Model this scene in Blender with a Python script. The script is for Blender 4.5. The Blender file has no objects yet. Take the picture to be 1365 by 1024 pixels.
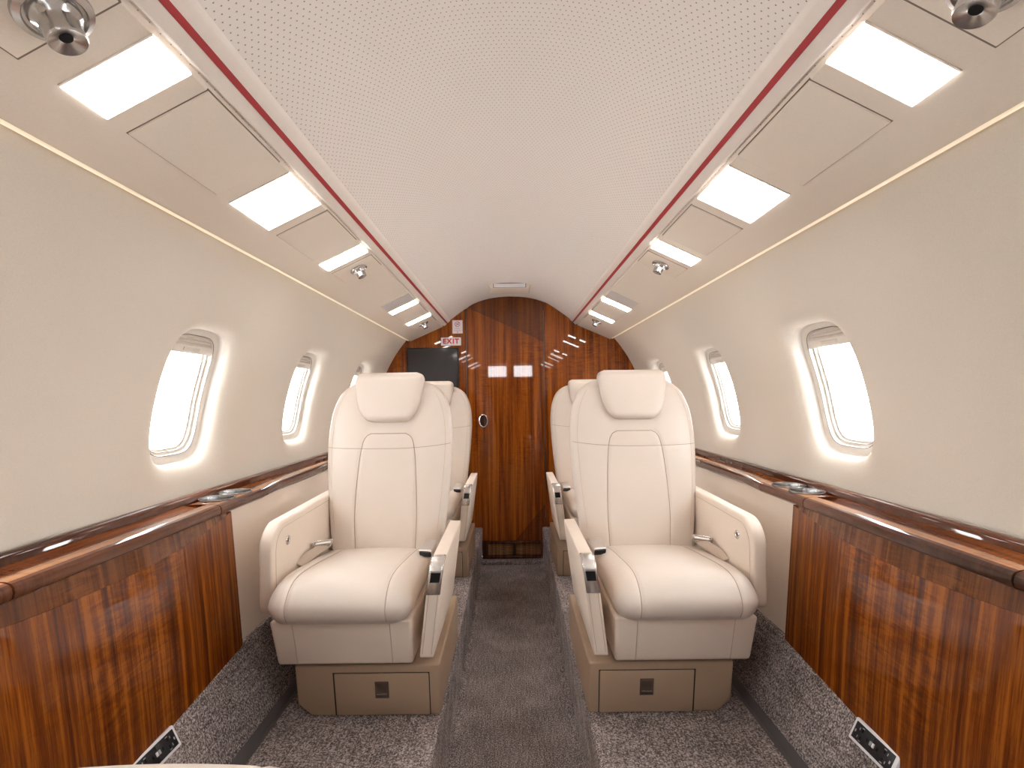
import bpy, bmesh, math, random
from mathutils import Vector, Matrix
random.seed(7)
C = bpy.context.scene.collection
H = 1.076                      # camera height above the aisle floor
YB, YF, YE = 3.376, -1.2, 3.42  # aft bulkhead, forward bulkhead

# ---------------------------------------------------------------- camera, world, exposure
cd = bpy.data.cameras.new('camera'); cam = bpy.data.objects.new('camera', cd); C.objects.link(cam)
cam.location = (0, 0, H); cam.rotation_euler = (math.pi/2, 0.012, 0)
cd.sensor_width = 36; cd.lens = 690/1365*36; cd.shift_x = 0.0011; cd.shift_y = 0.0117
cd.clip_start = 0.02
bpy.context.scene.camera = cam
sc = bpy.context.scene
sc.view_settings.view_transform = 'Standard'; sc.view_settings.look = 'None'
sc.view_settings.gamma = 1; sc.view_settings.use_curve_mapping = False
sc.view_settings.exposure = 0.76
try:
    sc.cycles.max_bounces = 14; sc.cycles.diffuse_bounces = 8
except Exception: pass
w = bpy.data.worlds.new('bright_overcast'); sc.world = w; w.use_nodes = True
bg = w.node_tree.nodes['Background']; bg.inputs[0].default_value = (0.97, 0.985, 1.0, 1); bg.inputs[1].default_value = 11.5
LENS_E = 7.5                   # soffit lamp lenses
COVE_E = 0.38

# ---------------------------------------------------------------- materials
def sr(r, g, b):
    f = lambda c: (c/12.92 if c <= .04045 else ((c+.055)/1.055)**2.4)
    return (f(r/255), f(g/255), f(b/255), 1)
class N:
    def __init__(s, name):
        s.m = bpy.data.materials.new(name); s.m.use_nodes = True; s.t = s.m.node_tree
        s.b = s.t.nodes['Principled BSDF']; s.o = s.t.nodes['Material Output']
    def n(s, ty, **kw):
        x = s.t.nodes.new(ty)
        for k, v in kw.items(): setattr(x, k, v)
        return x
    def l(s, a, b): s.t.links.new(a, b)
    def coord(s, scale, rot=(0,0,0)):
        tc = s.n('ShaderNodeTexCoord'); mp = s.n('ShaderNodeMapping')
        mp.inputs['Scale'].default_value = scale; mp.inputs['Rotation'].default_value = rot
        s.l(tc.outputs['Object'], mp.inputs['Vector']); return mp.outputs[0]
    def noise(s, vec, scale, detail=3, rough=.5, dist=0):
        x = s.n('ShaderNodeTexNoise'); x.inputs['Scale'].default_value = scale
        x.inputs['Detail'].default_value = detail; x.inputs['Roughness'].default_value = rough
        x.inputs['Distortion'].default_value = dist
        s.l(vec, x.inputs['Vector']); return x.outputs['Fac']
    def ramp(s, fac, stops):
        x = s.n('ShaderNodeValToRGB'); e = x.color_ramp.elements
        while len(e) < len(stops): e.new(.5)
        for i, (p, c) in enumerate(stops): e[i].position = p; e[i].color = c
        s.l(fac, x.inputs[0]); return x.outputs[0]
    def mix(s, fac, a, b, mode='MIX'):
        x = s.n('ShaderNodeMix', data_type='RGBA', blend_type=mode)
        for sock, v in ((x.inputs[0], fac), (x.inputs[6], a), (x.inputs[7], b)):
            if hasattr(v, 'is_linked'): s.l(v, sock)
            else: sock.default_value = v
        return x.outputs[2]
    def math(s, op, a, b=None):
        x = s.n('ShaderNodeMath', operation=op)
        for i, v in enumerate((a, b)):
            if v is None: continue
            if hasattr(v, 'is_linked'): s.l(v, x.inputs[i])
            else: x.inputs[i].default_value = v
        return x.outputs[0]
    def bump(s, h, st, dist=.001):
        x = s.n('ShaderNodeBump'); x.inputs['Strength'].default_value = st; x.inputs['Distance'].default_value = dist
        s.l(h, x.inputs['Height']); s.l(x.outputs[0], s.b.inputs['Normal'])
    def set(s, **kw):
        for k, v in kw.items(): s.b.inputs[k.replace('_', ' ')].default_value = v
        return s
def plain(name, col, rough=.5, metal=0, bumpsc=None, st=.2):
    k = N(name); k.set(Base_Color=col, Roughness=rough, Metallic=metal)
    v = k.coord((1,1,1)); f = k.noise(v, bumpsc or 60, 3)
    k.l(k.mix(f, tuple(c*.96 for c in col[:3])+(1,), tuple(min(1,c*1.04) for c in col[:3])+(1,)), k.b.inputs['Base Color'])
    if bumpsc: k.bump(f, st, .0008)
    return k.m
def leather(name, col, rough=.42):
    k = N(name); v = k.coord((1,1,1))
    big = k.noise(v, 9, 3); fine = k.noise(v, 520, 2)
    k.l(k.mix(big, tuple(c*.965 for c in col[:3])+(1,), tuple(min(1,c*1.035) for c in col[:3])+(1,)), k.b.inputs['Base Color'])
    wr = k.noise(k.coord((1,1,2)), 26, 4, .55, .6)
    h = k.math('ADD', k.math('MULTIPLY', fine, .25), k.math('MULTIPLY', wr, 1.2))
    k.bump(h, .16, .002); k.set(Roughness=rough, Specular_IOR_Level=.4); return k.m
def wood(name, across, along, rot=(0,0,0), dark=(.060,.0105,.0012,1), mid=(.158,.033,.0022,1), light=(.31,.085,.007,1), freq=1.0, coat=1.0):
    k = N(name)
    def vec(a, b):
        s = [1.0, 1.0, 1.0]; s[across] = a; s[along] = b
        return k.coord(tuple(s), rot)
    st = k.noise(vec(30*freq, 1.1), 1.0, 2, .5, .25)
    st2 = k.noise(vec(95*freq, 2.2), 1.0, 2, .5, .2)
    gr = k.noise(vec(520, 22), 1.0, 3, .6)
    fid = k.noise(vec(16, 85), 1.0, 3, .55, 1.2)
    patch = k.noise(vec(5, 2.0), 1.0, 1)
    patch = k.ramp(patch, [(.45, (0,0,0,1)), (.68, (1,1,1,1))])
    f = k.math('ADD', k.math('MULTIPLY', st, .62), k.math('MULTIPLY', st2, .38))
    f = k.math('ADD', f, k.math('MULTIPLY', k.math('SUBTRACT', gr, .5), .30))
    f = k.math('ADD', f, k.math('MULTIPLY', k.math('MULTIPLY', k.math('SUBTRACT', fid, .5), patch), .40))
    col = k.ramp(f, [(.37, dark), (.5, mid), (.63, light)])
    k.l(col, k.b.inputs['Base Color'])
    k.set(Roughness=.34, Coat_Weight=coat, Coat_Roughness=.025, Coat_IOR=1.5, Specular_IOR_Level=.05)
    return k.m
def emit(name, col, st):
    k = N(name); k.set(Base_Color=(.8,.8,.8,1), Emission_Color=col, Emission_Strength=st, Roughness=.3)
    v = k.coord((1,1,1)); f = k.noise(v, 5, 1)
    e = k.math('ADD', k.math('MULTIPLY', f, st*.2), st*.9); k.l(e, k.b.inputs['Emission Strength']); return k.m

LEATHER = leather('cream_leather', (.655,.575,.505,1))
LEATHER_SIDE = leather('cream_leather_side', (.74,.635,.54,1), .5)
STITCH_L = plain('pale_stitching', (.50,.41,.33,1), .8)
STITCH = plain('tan_stitching', (.36,.27,.20,1), .8)
TAUPE = leather('taupe_vinyl', (.375,.265,.18,1), .5)
GAP = plain('dark_joint', (.03,.022,.018,1), .9)
GAP2 = plain('soffit_joint', (.20,.155,.12,1), .9)
k = N('cream_sidewall'); v = k.coord((1,1,1)); f = k.noise(v, 330, 3, .6)
k.l(k.mix(f, (.63,.57,.495,1), (.72,.655,.57,1)), k.b.inputs['Base Color']); k.bump(f, .35, .0008); k.set(Roughness=.75, Specular_IOR_Level=.25)
WALL = k.m
k = N('beige_soffit'); v = k.coord((1,1,1)); f = k.noise(v, 260, 3)
k.l(k.mix(f, (.695,.615,.525,1), (.755,.67,.575,1)), k.b.inputs['Base Color']); k.bump(f, .12, .0005); k.set(Roughness=.6, Specular_IOR_Level=.3)
SOFFIT = k.m
# ceiling headliner with a grid of small perforations
k = N('perforated_headliner'); tc = k.n('ShaderNodeTexCoord'); sp = k.n('ShaderNodeSeparateXYZ'); k.l(tc.outputs['Object'], sp.inputs[0])
row = k.math('FLOOR', k.math('MULTIPLY', sp.outputs[1], 100))
fx = k.math('SUBTRACT', k.math('FRACT', k.math('ADD', k.math('MULTIPLY', sp.outputs[0], 105), k.math('MULTIPLY', row, .5))), .5)
fy = k.math('SUBTRACT', k.math('FRACT', k.math('MULTIPLY', sp.outputs[1], 100)), .5)
d2 = k.math('ADD', k.math('MULTIPLY', fx, fx), k.math('MULTIPLY', fy, fy))
hole = k.math('LESS_THAN', d2, .013)
k.l(k.mix(hole, (.84,.785,.74,1), (.34,.295,.27,1)), k.b.inputs['Base Color']); k.set(Roughness=.7, Specular_IOR_Level=.2)
HEADLINER = k.m
PALE = plain('pale_rail_leather', (.80,.735,.67,1), .5)
RED = plain('red_stripe', (.39,.028,.035,1), .5)
k = N('charcoal_carpet'); 
v = k.coord((1,1,1)); n1 = k.noise(v, 235, 3, .75); n2 = k.noise(k.coord((230,14,14)), 1, 2, .5); n3 = k.noise(v, 7, 2)
f = k.math('ADD', k.math('ADD', k.math('MULTIPLY', n1, .80), k.math('MULTIPLY', n2, .14)), k.math('MULTIPLY', n3, .10))
k.l(k.ramp(f, [(.41, (.062,.049,.047,1)), (.52, (.215,.178,.170,1)), (.62, (.56,.49,.47,1))]), k.b.inputs['Base Color'])
k.bump(f, .9, .004); k.set(Roughness=1, Specular_IOR_Level=.05); CARPET = k.m
VINYL = plain('grey_vinyl_strip', (.075,.066,.065,1), .55)
WOOD_SIDE = wood('sapele_side_panel', 1, 2, freq=1.5)
WOOD_FACET = wood('sapele_facet', 1, 2, (.45,0,0), mid=(.15,.045,.011,1), light=(.26,.09,.026,1), freq=1.25)
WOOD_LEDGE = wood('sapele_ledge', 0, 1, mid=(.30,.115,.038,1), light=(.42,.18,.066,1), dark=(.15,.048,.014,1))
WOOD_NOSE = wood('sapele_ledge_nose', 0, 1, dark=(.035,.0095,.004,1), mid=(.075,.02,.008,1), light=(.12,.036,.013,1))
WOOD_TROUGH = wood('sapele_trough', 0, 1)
WOOD_FACET2 = wood('sapele_inlay', 1, 2, (-.5,0,0), mid=(.125,.033,.006,1), light=(.2,.06,.014,1), freq=1.25)
WOOD_DARK = wood('dark_wood_moulding', 0, 1, dark=(.03,.008,.003,1), mid=(.07,.017,.006,1), light=(.12,.034,.011,1))
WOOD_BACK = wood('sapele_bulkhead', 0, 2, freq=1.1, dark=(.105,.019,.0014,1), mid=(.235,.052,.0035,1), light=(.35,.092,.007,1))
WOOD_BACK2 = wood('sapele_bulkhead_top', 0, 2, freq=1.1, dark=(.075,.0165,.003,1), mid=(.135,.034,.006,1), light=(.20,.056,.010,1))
CHROME = plain('polished_metal', (.74,.71,.68,1), .24, 1)
BRUSHED = plain('brushed_metal', (.60,.56,.53,1), .36, 1)
k = N('turned_steel'); v = k.coord((1,1,1)); k.set(Base_Color=(.50,.49,.48,1), Metallic=1, Roughness=.26)
k.bump(k.noise(k.coord((1,1,400)), 3, 1), .1, .0005); STEEL = k.m
CUPSTEEL = plain('satin_cup_steel', (.36,.36,.36,1), .26, 1)
BRONZE = plain('bronze_latch', (.16,.12,.095,1), .35, .7)
BLACK = plain('black_plastic', (.012,.012,.014,1), .35)
BLACKHOLE = plain('black_recess', (.003,.003,.003,1), .9)
WHITEPL = plain('white_plastic', (.78,.77,.79,1), .4)
GREYPL = plain('grey_print', (.36,.36,.40,1), .6)
SCREEN = plain('black_glass_screen', (.035,.033,.036,1), .08)
PAPER = plain('white_placard', (.82,.78,.80,1), .45)
REDINK = plain('red_print', (.60,.035,.04,1), .5)
REVEAL = plain('window_reveal', (.70,.65,.59,1), .4)
GASKET = plain('window_gasket', (.12,.105,.09,1), .7)
SHADE = plain('pleated_shade', (.62,.56,.50,1), .8)
WEB = plain('beige_webbing', (.42,.33,.26,1), .7, 0, 500, .4)
LENS = emit('lamp_lens', (1,.972,.945,1), LENS_E)
LENS_B = emit('spot_lens', (1,.965,.93,1), LENS_E*2.2)
LENS_OFF = plain('unlit_lens', (.60,.57,.55,1), .35)
COVE = emit('warm_cove_strip', (1,.78,.46,1), COVE_E)
COCK = plain('cockpit_lining', (.30,.26,.23,1), .8)
k = N('clear_pane'); tr = k.n('ShaderNodeBsdfTransparent'); gl = k.n('ShaderNodeBsdfGlossy'); fr = k.n('ShaderNodeLayerWeight'); mx = k.n('ShaderNodeMixShader')
gl.inputs['Roughness'].default_value = .02; fr.inputs[0].default_value = .12
k.l(k.math('MULTIPLY', fr.outputs[0], .5), mx.inputs[0]); k.l(tr.outputs[0], mx.inputs[1]); k.l(gl.outputs[0], mx.inputs[2]); k.l(mx.outputs[0], k.o.inputs[0]); PANE = k.m

# ---------------------------------------------------------------- helpers
WL = {}                                   # world location of objects used as parents
def link(o, parent=None):
    C.objects.link(o)
    if parent is not None: o.parent = parent
    return o
def tag(o, label, cat, group=None):
    o['label'] = label; o['category'] = cat
    if group: o['group'] = group
    return o
def thing(name, label, cat, loc, group=None):
    o = link(bpy.data.objects.new(name, None)); o.location = loc; o.empty_display_size = .05
    WL[o] = Vector(loc); return tag(o, label, cat, group)
def finish(bm, name, mat, parent=None, smooth=True, kind=None, angle=35, origin='base', label=None):
    bmesh.ops.remove_doubles(bm, verts=bm.verts, dist=1e-6)
    bmesh.ops.recalc_face_normals(bm, faces=bm.faces)
    if parent is not None: loc = WL[parent]
    elif origin == 'zero': loc = Vector((0,0,0))
    else:
        xs = [v.co for v in bm.verts]
        loc = Vector(((min(c.x for c in xs)+max(c.x for c in xs))/2, (min(c.y for c in xs)+max(c.y for c in xs))/2, min(c.z for c in xs)))
    bmesh.ops.translate(bm, verts=bm.verts, vec=-loc)
    for f in bm.faces: f.smooth = smooth
    if smooth:
        a = math.radians(angle)
        for e in bm.edges:
            if len(e.link_faces) == 2 and e.calc_face_angle(0) > a: e.smooth = False
    me = bpy.data.meshes.new(name); bm.to_mesh(me); bm.free()
    for m in (mat if isinstance(mat, (list, tuple)) else [mat]): me.materials.append(m)
    o = bpy.data.objects.new(name, me); link(o, parent); WL[o] = loc
    if parent is None: o.location = loc
    if kind: o['kind'] = kind
    if label: o['label'] = label
    return o
def V(u, Y, z, s=1): return Vector((s*u, Y, H+z))      # u = |x| from the cabin centreline, z relative to the camera
def loft(secs, closed=True, cap=True):
    bm = bmesh.new(); rings = [[bm.verts.new(p) for p in s] for s in secs]; n = len(secs[0])
    for a, b in zip(rings, rings[1:]):
        for i in range(n if closed else n-1):
            j = (i+1) % n
            bm.faces.new((a[i], a[j], b[j], b[i]))
    if cap and closed:
        bm.faces.new(rings[0]); bm.faces.new(rings[-1])
    return bm
def prism(poly, Y0, Y1, s=1, bev=0, seg=2, fn=None):
    """poly of (u,z) extruded along Y"""
    bm = loft([[V(u, Y, z, s) for u, z in poly] for Y in (Y0, Y1)])
    return bevel(bm, bev, seg)
def prismX(poly, u0, u1, s=1, bev=0, seg=3, lean=None):
    """poly of (Y,z) extruded across u"""
    bm = loft([[V(u + (lean(z) if lean else 0), Y, z, s) for Y, z in poly] for u in (u0, u1)])
    return bevel(bm, bev, seg)
def bevel(bm, w, seg=2, ang=25):
    if w:
        bmesh.ops.recalc_face_normals(bm, faces=bm.faces)
        es = [e for e in bm.edges if len(e.link_faces) == 2 and e.calc_face_angle(0) > math.radians(ang)]
        bmesh.ops.bevel(bm, geom=es, offset=w, segments=seg, profile=.5, affect='EDGES', clamp_overlap=True)
    return bm
def box(c, size, rot=None, bev=0, seg=2):
    bm = bmesh.new(); bmesh.ops.create_cube(bm, size=1)
    bmesh.ops.scale(bm, verts=bm.verts, vec=size); bevel(bm, bev, seg)
    if rot is not None: bmesh.ops.transform(bm, matrix=rot.to_4x4(), verts=bm.verts)
    bmesh.ops.translate(bm, verts=bm.verts, vec=c); return bm
def join(bms):
    out = bms[0]
    for b in bms[1:]:
        me = bpy.data.meshes.new('tmp'); b.to_mesh(me); b.free(); out.from_mesh(me); bpy.data.meshes.remove(me)
    return out
def tube(pts, r, n=6, closed=False):
    pts = [Vector(p) for p in pts]; secs = []; m = len(pts); up = None
    for i, p in enumerate(pts):
        a = pts[(i-1) % m] if (closed or i > 0) else p; b = pts[(i+1) % m] if (closed or i < m-1) else p
        t = (b-a).normalized()
        if up is None: up = t.orthogonal().normalized()
        up = (up - t*up.dot(t)).normalized(); q = t.cross(up)
        secs.append([p + (up*math.cos(2*math.pi*k/n)+q*math.sin(2*math.pi*k/n))*r for k in range(n)])
    if closed: secs.append(secs[0]); return loft(secs, cap=False)
    return loft(secs)
def lathe(prof, n=32, mod=None):
    """(r,h) profile about +Z"""
    secs = []
    for r, h in prof:
        secs.append([Vector(((mod(r, h, 2*math.pi*k/n) if mod else r)*math.cos(2*math.pi*k/n), (mod(r, h, 2*math.pi*k/n) if mod else r)*math.sin(2*math.pi*k/n), h)) for k in range(n)])
    return loft(secs)
def frame_to(bm, origin, zaxis, xaxis=(0,1,0)):
    z = Vector(zaxis).normalized(); x = Vector(xaxis); x = (x - z*x.dot(z)).normalized(); y = z.cross(x)
    M = Matrix((x, y, z)).transposed().to_4x4(); M.translation = origin
    bmesh.ops.transform(bm, matrix=M, verts=bm.verts); return bm
def spline(pts, n=8, closed=False):
    P = [Vector(p) for p in pts]; m = len(P); out = []
    for i in range(m if closed else m-1):
        g = (lambda j: P[j % m]) if closed else (lambda j: P[max(0, min(m-1, j))])
        p0, p1, p2, p3 = g(i-1), g(i), g(i+1), g(i+2)
        for k in range(n):
            t = k/n
            out.append(.5*((2*p1)+(-p0+p2)*t+(2*p0-5*p1+4*p2-p3)*t*t+(-p0+3*p1-3*p2+p3)*t**3))
    if not closed: out.append(P[-1])
    return out
def interp(tab, x):
    if x <= tab[0][0]: return tab[0][1]
    for (a, fa), (b, fb) in zip(tab, tab[1:]):
        if x <= b: 
            t = (x-a)/(b-a); return fa+(fb-fa)*t
    return tab[-1][1]
def sinterp(tab, x):
    """smooth (Catmull-Rom) interpolation of a table"""
    n = len(tab)
    if x <= tab[0][0]: return tab[0][1]
    if x >= tab[-1][0]: return tab[-1][1]
    for i in range(n-1):
        a, b = tab[i][0], tab[i+1][0]
        if x <= b:
            t = (x-a)/(b-a); p1, p2 = tab[i][1], tab[i+1][1]
            m1 = (p2-tab[i-1][1])/(b-tab[i-1][0])*(b-a) if i > 0 else p2-p1
            m2 = (tab[i+2][1]-p1)/(tab[i+2][0]-a)*(b-a) if i+2 < n else p2-p1
            return (2*t**3-3*t*t+1)*p1+(t**3-2*t*t+t)*m1+(-2*t**3+3*t*t)*p2+(t**3-t*t)*m2

# ---------------------------------------------------------------- cabin cross-section
R, ZC = .89, -.207                                   # sidewall circle
CEIL = [(0,.65),(.06,.6475),(.12,.640),(.18,.626),(.242,.602),(.32,.551),(.40,.492),(.44,.462)]
A, B = (.43,.46), (.655,.362)                        # soffit inner / outer edge
ZW0, ZW1 = -.275, .380
th = lambda z: math.asin((z-ZC)/R)
a0, a1 = R*th(ZW0), R*th(ZW1)
AW = R*th(0.0)+.004                                  # window centre, arc coordinate
def W(Y, a, d, s):                                   # sidewall surface: arc coordinate a, depth d outwards
    t = a/R; return V((R+d)*math.cos(t), Y, ZC+(R+d)*math.sin(t), s)
CW = .746; WINS = [1.424+CW*i for i in (-3, -2, -1, 0, 1, 2)]
NS = 16
def outline(hw, hh, n=4.2):                          # superellipse, 4*NS points matched with rect_ring
    out = []
    for p, q in unit_rect():
        l = (abs(p)**n+abs(q)**n)**(-1/n); out.append((p*l*hw, q*l*hh))
    return out
def unit_rect():
    r = []
    for i in range(NS): r.append((-1+2*i/NS, -1))
    for i in range(NS): r.append((1, -1+2*i/NS))
    for i in range(NS): r.append((1-2*i/NS, 1))
    for i in range(NS): r.append((-1, 1-2*i/NS))
    return r
HW, HH, FL, FD = .130, .182, .064, .036              # window opening half sizes, flare width and depth
def side_name(s): return 'left' if s < 0 else 'right'
wallobj = {}
def build_wall(s):
    bm = bmesh.new()
    for c in WINS:
        secs = []
        am, ah = (a0+a1)/2, (a1-a0)/2
        rect = [(c+p*CW/2, am+q*ah) for p, q in unit_rect()]
        flare = [(c+p, AW+q) for p, q in outline(HW+FL, HH+FL)]
        for k in range(7):
            t = k/6; secs.append([W(y0+(y1-y0)*t, b0+(b1-b0)*t, 0, s) for (y0,b0),(y1,b1) in zip(rect, flare)])
        for k in range(1, 11):
            t = k/10*math.pi/2
            secs.append([W(c+p, AW+q, FD*(1-math.cos(t)), s) for p, q in outline(HW+FL*(1-math.sin(t)), HH+FL*(1-math.sin(t)))])
        b2 = loft(secs, cap=False)
        me = bpy.data.meshes.new('t'); b2.to_mesh(me); b2.free(); bm.from_mesh(me); bpy.data.meshes.remove(me)
    for ya, yb in ((YF, WINS[0]-CW/2), (WINS[-1]+CW/2, YE)):
        b2 = loft([[W(y, a0+(a1-a0)*i/NS, 0, s) for i in range(NS+1)] for y in (ya, yb)], closed=False)
        me = bpy.data.meshes.new('t'); b2.to_mesh(me); b2.free(); bm.from_mesh(me); bpy.data.meshes.remove(me)
    bmesh.ops.remove_doubles(bm, verts=bm.verts, dist=1e-4)
    o = finish(bm, 'wall_'+side_name(s), WALL, kind='structure', angle=60, origin='zero'); wallobj[s] = o
    # cream lining below the ledge
    finish(prism([(.775,-.303),(.80,-.303),(.77,-.675),(.744,-.675)], YF, YE, s), 'lower_lining', LEATHER_SIDE, o)
for s in (-1, 1): build_wall(s)

# windows
def build_window(n, c, s):
    D = [(FD, 0), (FD+.011, .001), (FD+.0135, .003), (FD+.0145, .021), (FD+.016, .0225), (FD+.025, .024), (FD+.0255, .030), (FD+.033, .031), (FD+.0335, .036),
         (FD+.046, .037), (FD+.046, .020), (FD+.020, -.004), (FD+.004, -.012)]
    D = [(d, HW-x, HH-x) for d, x in D]
    secs = [[W(c+p, AW+q, d, s) for p, q in outline(hw, hh)] for d, hw, hh in D]
    o = finish(loft(secs, cap=False), 'window_%d' % n, REVEAL, kind='structure', angle=40)
    for dd, dw in ((.0142,.0215), (.0253,.0300), (.0333,.0360)):
        finish(tube([W(c+p, AW+q, FD+dd, s) for p, q in outline(HW-dw, HH-dw)], .0008, 5, True), 'gasket', GASKET, o)
    finish(loft([[W(c+p, AW+q, FD+dd, s) for p, q in outline(HW-.0365, HH-.0365)] for dd in (.0405, .0435)]), 'window_pane', PANE, o)
    # blind parked at the top: pleats and a bottom rail with a finger pull
    def hw_at(a): 
        q = min(1, abs(a-AW)/(HH-.014)); return (HW-.014)*(max(0, 1-q**4.2))**(1/4.2)
    top, drop = AW+HH-.016, .056
    sections = []
    for i in range(9):
        a = top-drop*.62*i/8; d = FD+.018+(.004 if i % 2 else 0)
        sections.append((a, d))
    hwm = lambda a: max(.006, min(hw_at(a), HW-.016))
    pl = loft([[W(c-hwm(a), a, d, s), W(c-hwm(a)/3, a, d, s), W(c+hwm(a)/3, a, d, s), W(c+hwm(a), a, d, s), W(c+hwm(a), a, d+.004, s), W(c-hwm(a), a, d+.004, s)] for a, d in sections])
    sh = finish(pl, 'window_shade', SHADE, o, smooth=False)
    ab, at = top-drop, top-drop*.62
    rl = loft([[W(c-hwm(a), a, d, s), W(c+hwm(a), a, d, s), W(c+hwm(a), a, d+.008, s), W(c-hwm(a), a, d+.008, s)] for a, d in ((at, FD+.0175), (at-.003, FD+.0165), (ab+.003, FD+.0165), (ab, FD+.0175))])
    ra = finish(rl, 'shade_rail', REVEAL, o)
    am = (ab+at)/2
    finish(loft([[W(c-.035, a, d, s), W(c+.035, a, d, s), W(c+.035, a, d+.003, s), W(c-.035, a, d+.003, s)] for a, d in ((am-.004, FD+.0155), (am+.004, FD+.0140), (am+.0055, FD+.0155))]), 'finger_pull', SHADE, ra)
n = 1
for s in (-1, 1):
    for c in WINS[1:]: build_window(n, c+(.006 if s < 0 else -.012), s) if False else build_window(n, c, s); n += 1
    build_window(n, WINS[0], s); n += 1

# ceiling headliner
ns = [p for p in spline([(u, z, 0) for u, z in CEIL], 5)]
prof = [(-p.x, p.y) for p in reversed(ns)] + [(p.x, p.y) for p in ns[1:]]
bm = loft([[Vector((x, Y, H+z)) for x, z in prof] + [Vector((x, Y, H+z+.02)) for x, z in reversed(prof)] for Y in [YF+(YE-YF)*i/8 for i in range(9)]])
finish(bm, 'ceiling', HEADLINER, kind='structure', origin='zero')
def soff(sv, Y, h, s):                               # soffit plane: sv 0..1 inner to outer, h below the surface
    return V(A[0]+sv*(B[0]-A[0])-.399*h, Y, A[1]+sv*(B[1]-A[1])-.917*h, s)
SN = lambda s: Vector((-.399*s, 0, -.917))
nt = 1
for s in (-1, 1):
    o = finish(prism([(.386,.506),(.3905,.494),(.3925,.4915),(.4265,.461),(.4305,.4605),(.434,.466),(.434,.485),(.41,.515)], YF, YB-.004, s, .0), 'trim_%d' % nt, PALE, kind='structure', origin='zero'); nt += 1
    L = lambda t, h: (.3925+.034*t-.668*h, .4915-.0305*t-.744*h)
    finish(prism([L(.36,.0009), L(.58,.0009), L(.58,-.001), L(.36,-.001)], YF, YB-.003, s), 'red_stripe', RED, o, label='dark red inlaid stripe')
    # soffit (passenger service panel)
    finish(prism([(.437,.480),(.4385,.4605),(.4415,.4553),(.645,.3664),(.652,.3645),(.656,.367),(.659,.376),(.688,.380),(.688,.40),(.66,.40),(.45,.49)], YF, YE, s), 'trim_%d' % nt, SOFFIT, kind='structure', origin='zero'); nt += 1
    cl = finish(prism([(.6575,.3705),(.6615,.3665),(.6665,.3660),(.6725,.3695),(.6735,.3765),(.6605,.3755)], YF, YB-.002, s, 0), 'cove_light', COVE)
    tag(cl, 'warm glowing cove light strip along the top of the %s sidewall' % side_name(s), 'light')

# floor: dropped aisle, risers, seat decks
XA, XS = .205, .194
prof = [(-.66,-.857),(-XS-.012,-.857),(-XS-.003,-.8595),(-XS,-.867),(-XA+.004,-1.06),(-XA+.012,-1.073),(-XA+.03,-1.076)]
prof = prof + [(-x, z) for x, z in reversed(prof)]
bm = loft([[Vector((x, Y, H+z)) for x, z in prof] + [Vector((.66, Y, H-1.12)), Vector((-.66, Y, H-1.12))] for Y in (YF, YE)])
fl = finish(bm, 'floor', CARPET, kind='structure', origin='zero')
finish(prism([(-XA+.008,-1.08),(XA-.008,-1.08),(XA-.006,-1.055),(-XA+.006,-1.055)], YB-.075, YB-.01, 1, .004), 'carpet_step', CARPET, fl)
for s in (-1, 1):
    sl = lambda t, h: (.644+.09*t-.903*h, -.857+.189*t+.43*h)
    bb = finish(prism([(.644,-.858), sl(0,0), sl(1.04,0), (.79,-.66), (.75,-.858)], YF, YE, s), 'baseboard_'+side_name(s), CARPET, kind='structure', origin='zero')
    finish(prism([(.632,-.8585),(.632,-.855),(.640,-.853), sl(.10,.003), sl(.115,.001), sl(.115,-.003), (.66,-.8585)], YF, YB, s), 'edge_strip', VINYL, bb, label='smooth grey vinyl strip')

# ---------------------------------------------------------------- aft bulkhead
def ztop(x):
    u = abs(x)
    if u <= .40: return sinterp(CEIL, u)
    if u <= .43: return .485
    if u <= .655: return A[1]+(u-A[0])/(B[0]-A[0])*(B[1]-A[1])+.006
    return ZC+math.sqrt(max(0, R*R-u*u))+.003
def zbot(x):
    u = abs(x)
    if u < XA: return -1.076
    if u < .644: return -.857
    if u < .74: return -.857+(u-.644)*2.1
    if u < .775: return -.66+(u-.74)*10
    if u < .88: return ZC-.1
    return ZC
def panel_bm(x0, x1, Y, t, top=ztop, bot=zbot, n=40):
    xs = [x0+(x1-x0)*i/n for i in range(n+1)]
    poly = [(x, bot(x)) for x in xs] + [(x, top(x)) for x in reversed(xs)]
    return loft([[Vector((x, y, H+z)) for x, z in poly] for y in (Y, Y+t)])
wb = finish(panel_bm(-.885, .885, YB+.012, .03, n=120), 'wall_back', GAP, kind='structure')
XL, XR = -.284, .216
finish(panel_bm(-.885, XL-.006, YB, .012, n=80), 'bulkhead_panel', WOOD_BACK, wb)
finish(panel_bm(XR+.006, .885, YB, .012, n=80), 'bulkhead_panel', WOOD_BACK, wb)
for x in (XL-.0035, XR+.0035):
    finish(box(Vector((x, YB+.003, H-.12)), (.003, .012, 1.35)), 'edge_strip', BRONZE, wb, label='thin dark metal edge strip beside the door')
d1 = (-.2525, .571); d2 = (.2197, .3547)
diag = lambda x: d1[1]+(x-d1[0])*(d2[1]-d1[1])/(d2[0]-d1[0])
low = lambda x: -.712+(x-.2167)*(.92-.712)/(.2167-.0426)
ZD = -.945
door = finish(panel_bm(XL, XR, YB+.0065, .0055, top=lambda x: min(ztop(x)-.001, diag(x))-.0012, bot=lambda x: max(ZD, low(x)+.0012)), 'door_1', WOOD_BACK, kind='structure')
finish(panel_bm(d1[0]-.02, XR, YB+.001, .011, top=lambda x: max(ztop(x)-.001, diag(x)+.0005), bot=lambda x: diag(x)+.0005), 'upper_leaf', WOOD_BACK2, door, label='darker triangular upper leaf of the wooden door')
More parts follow.
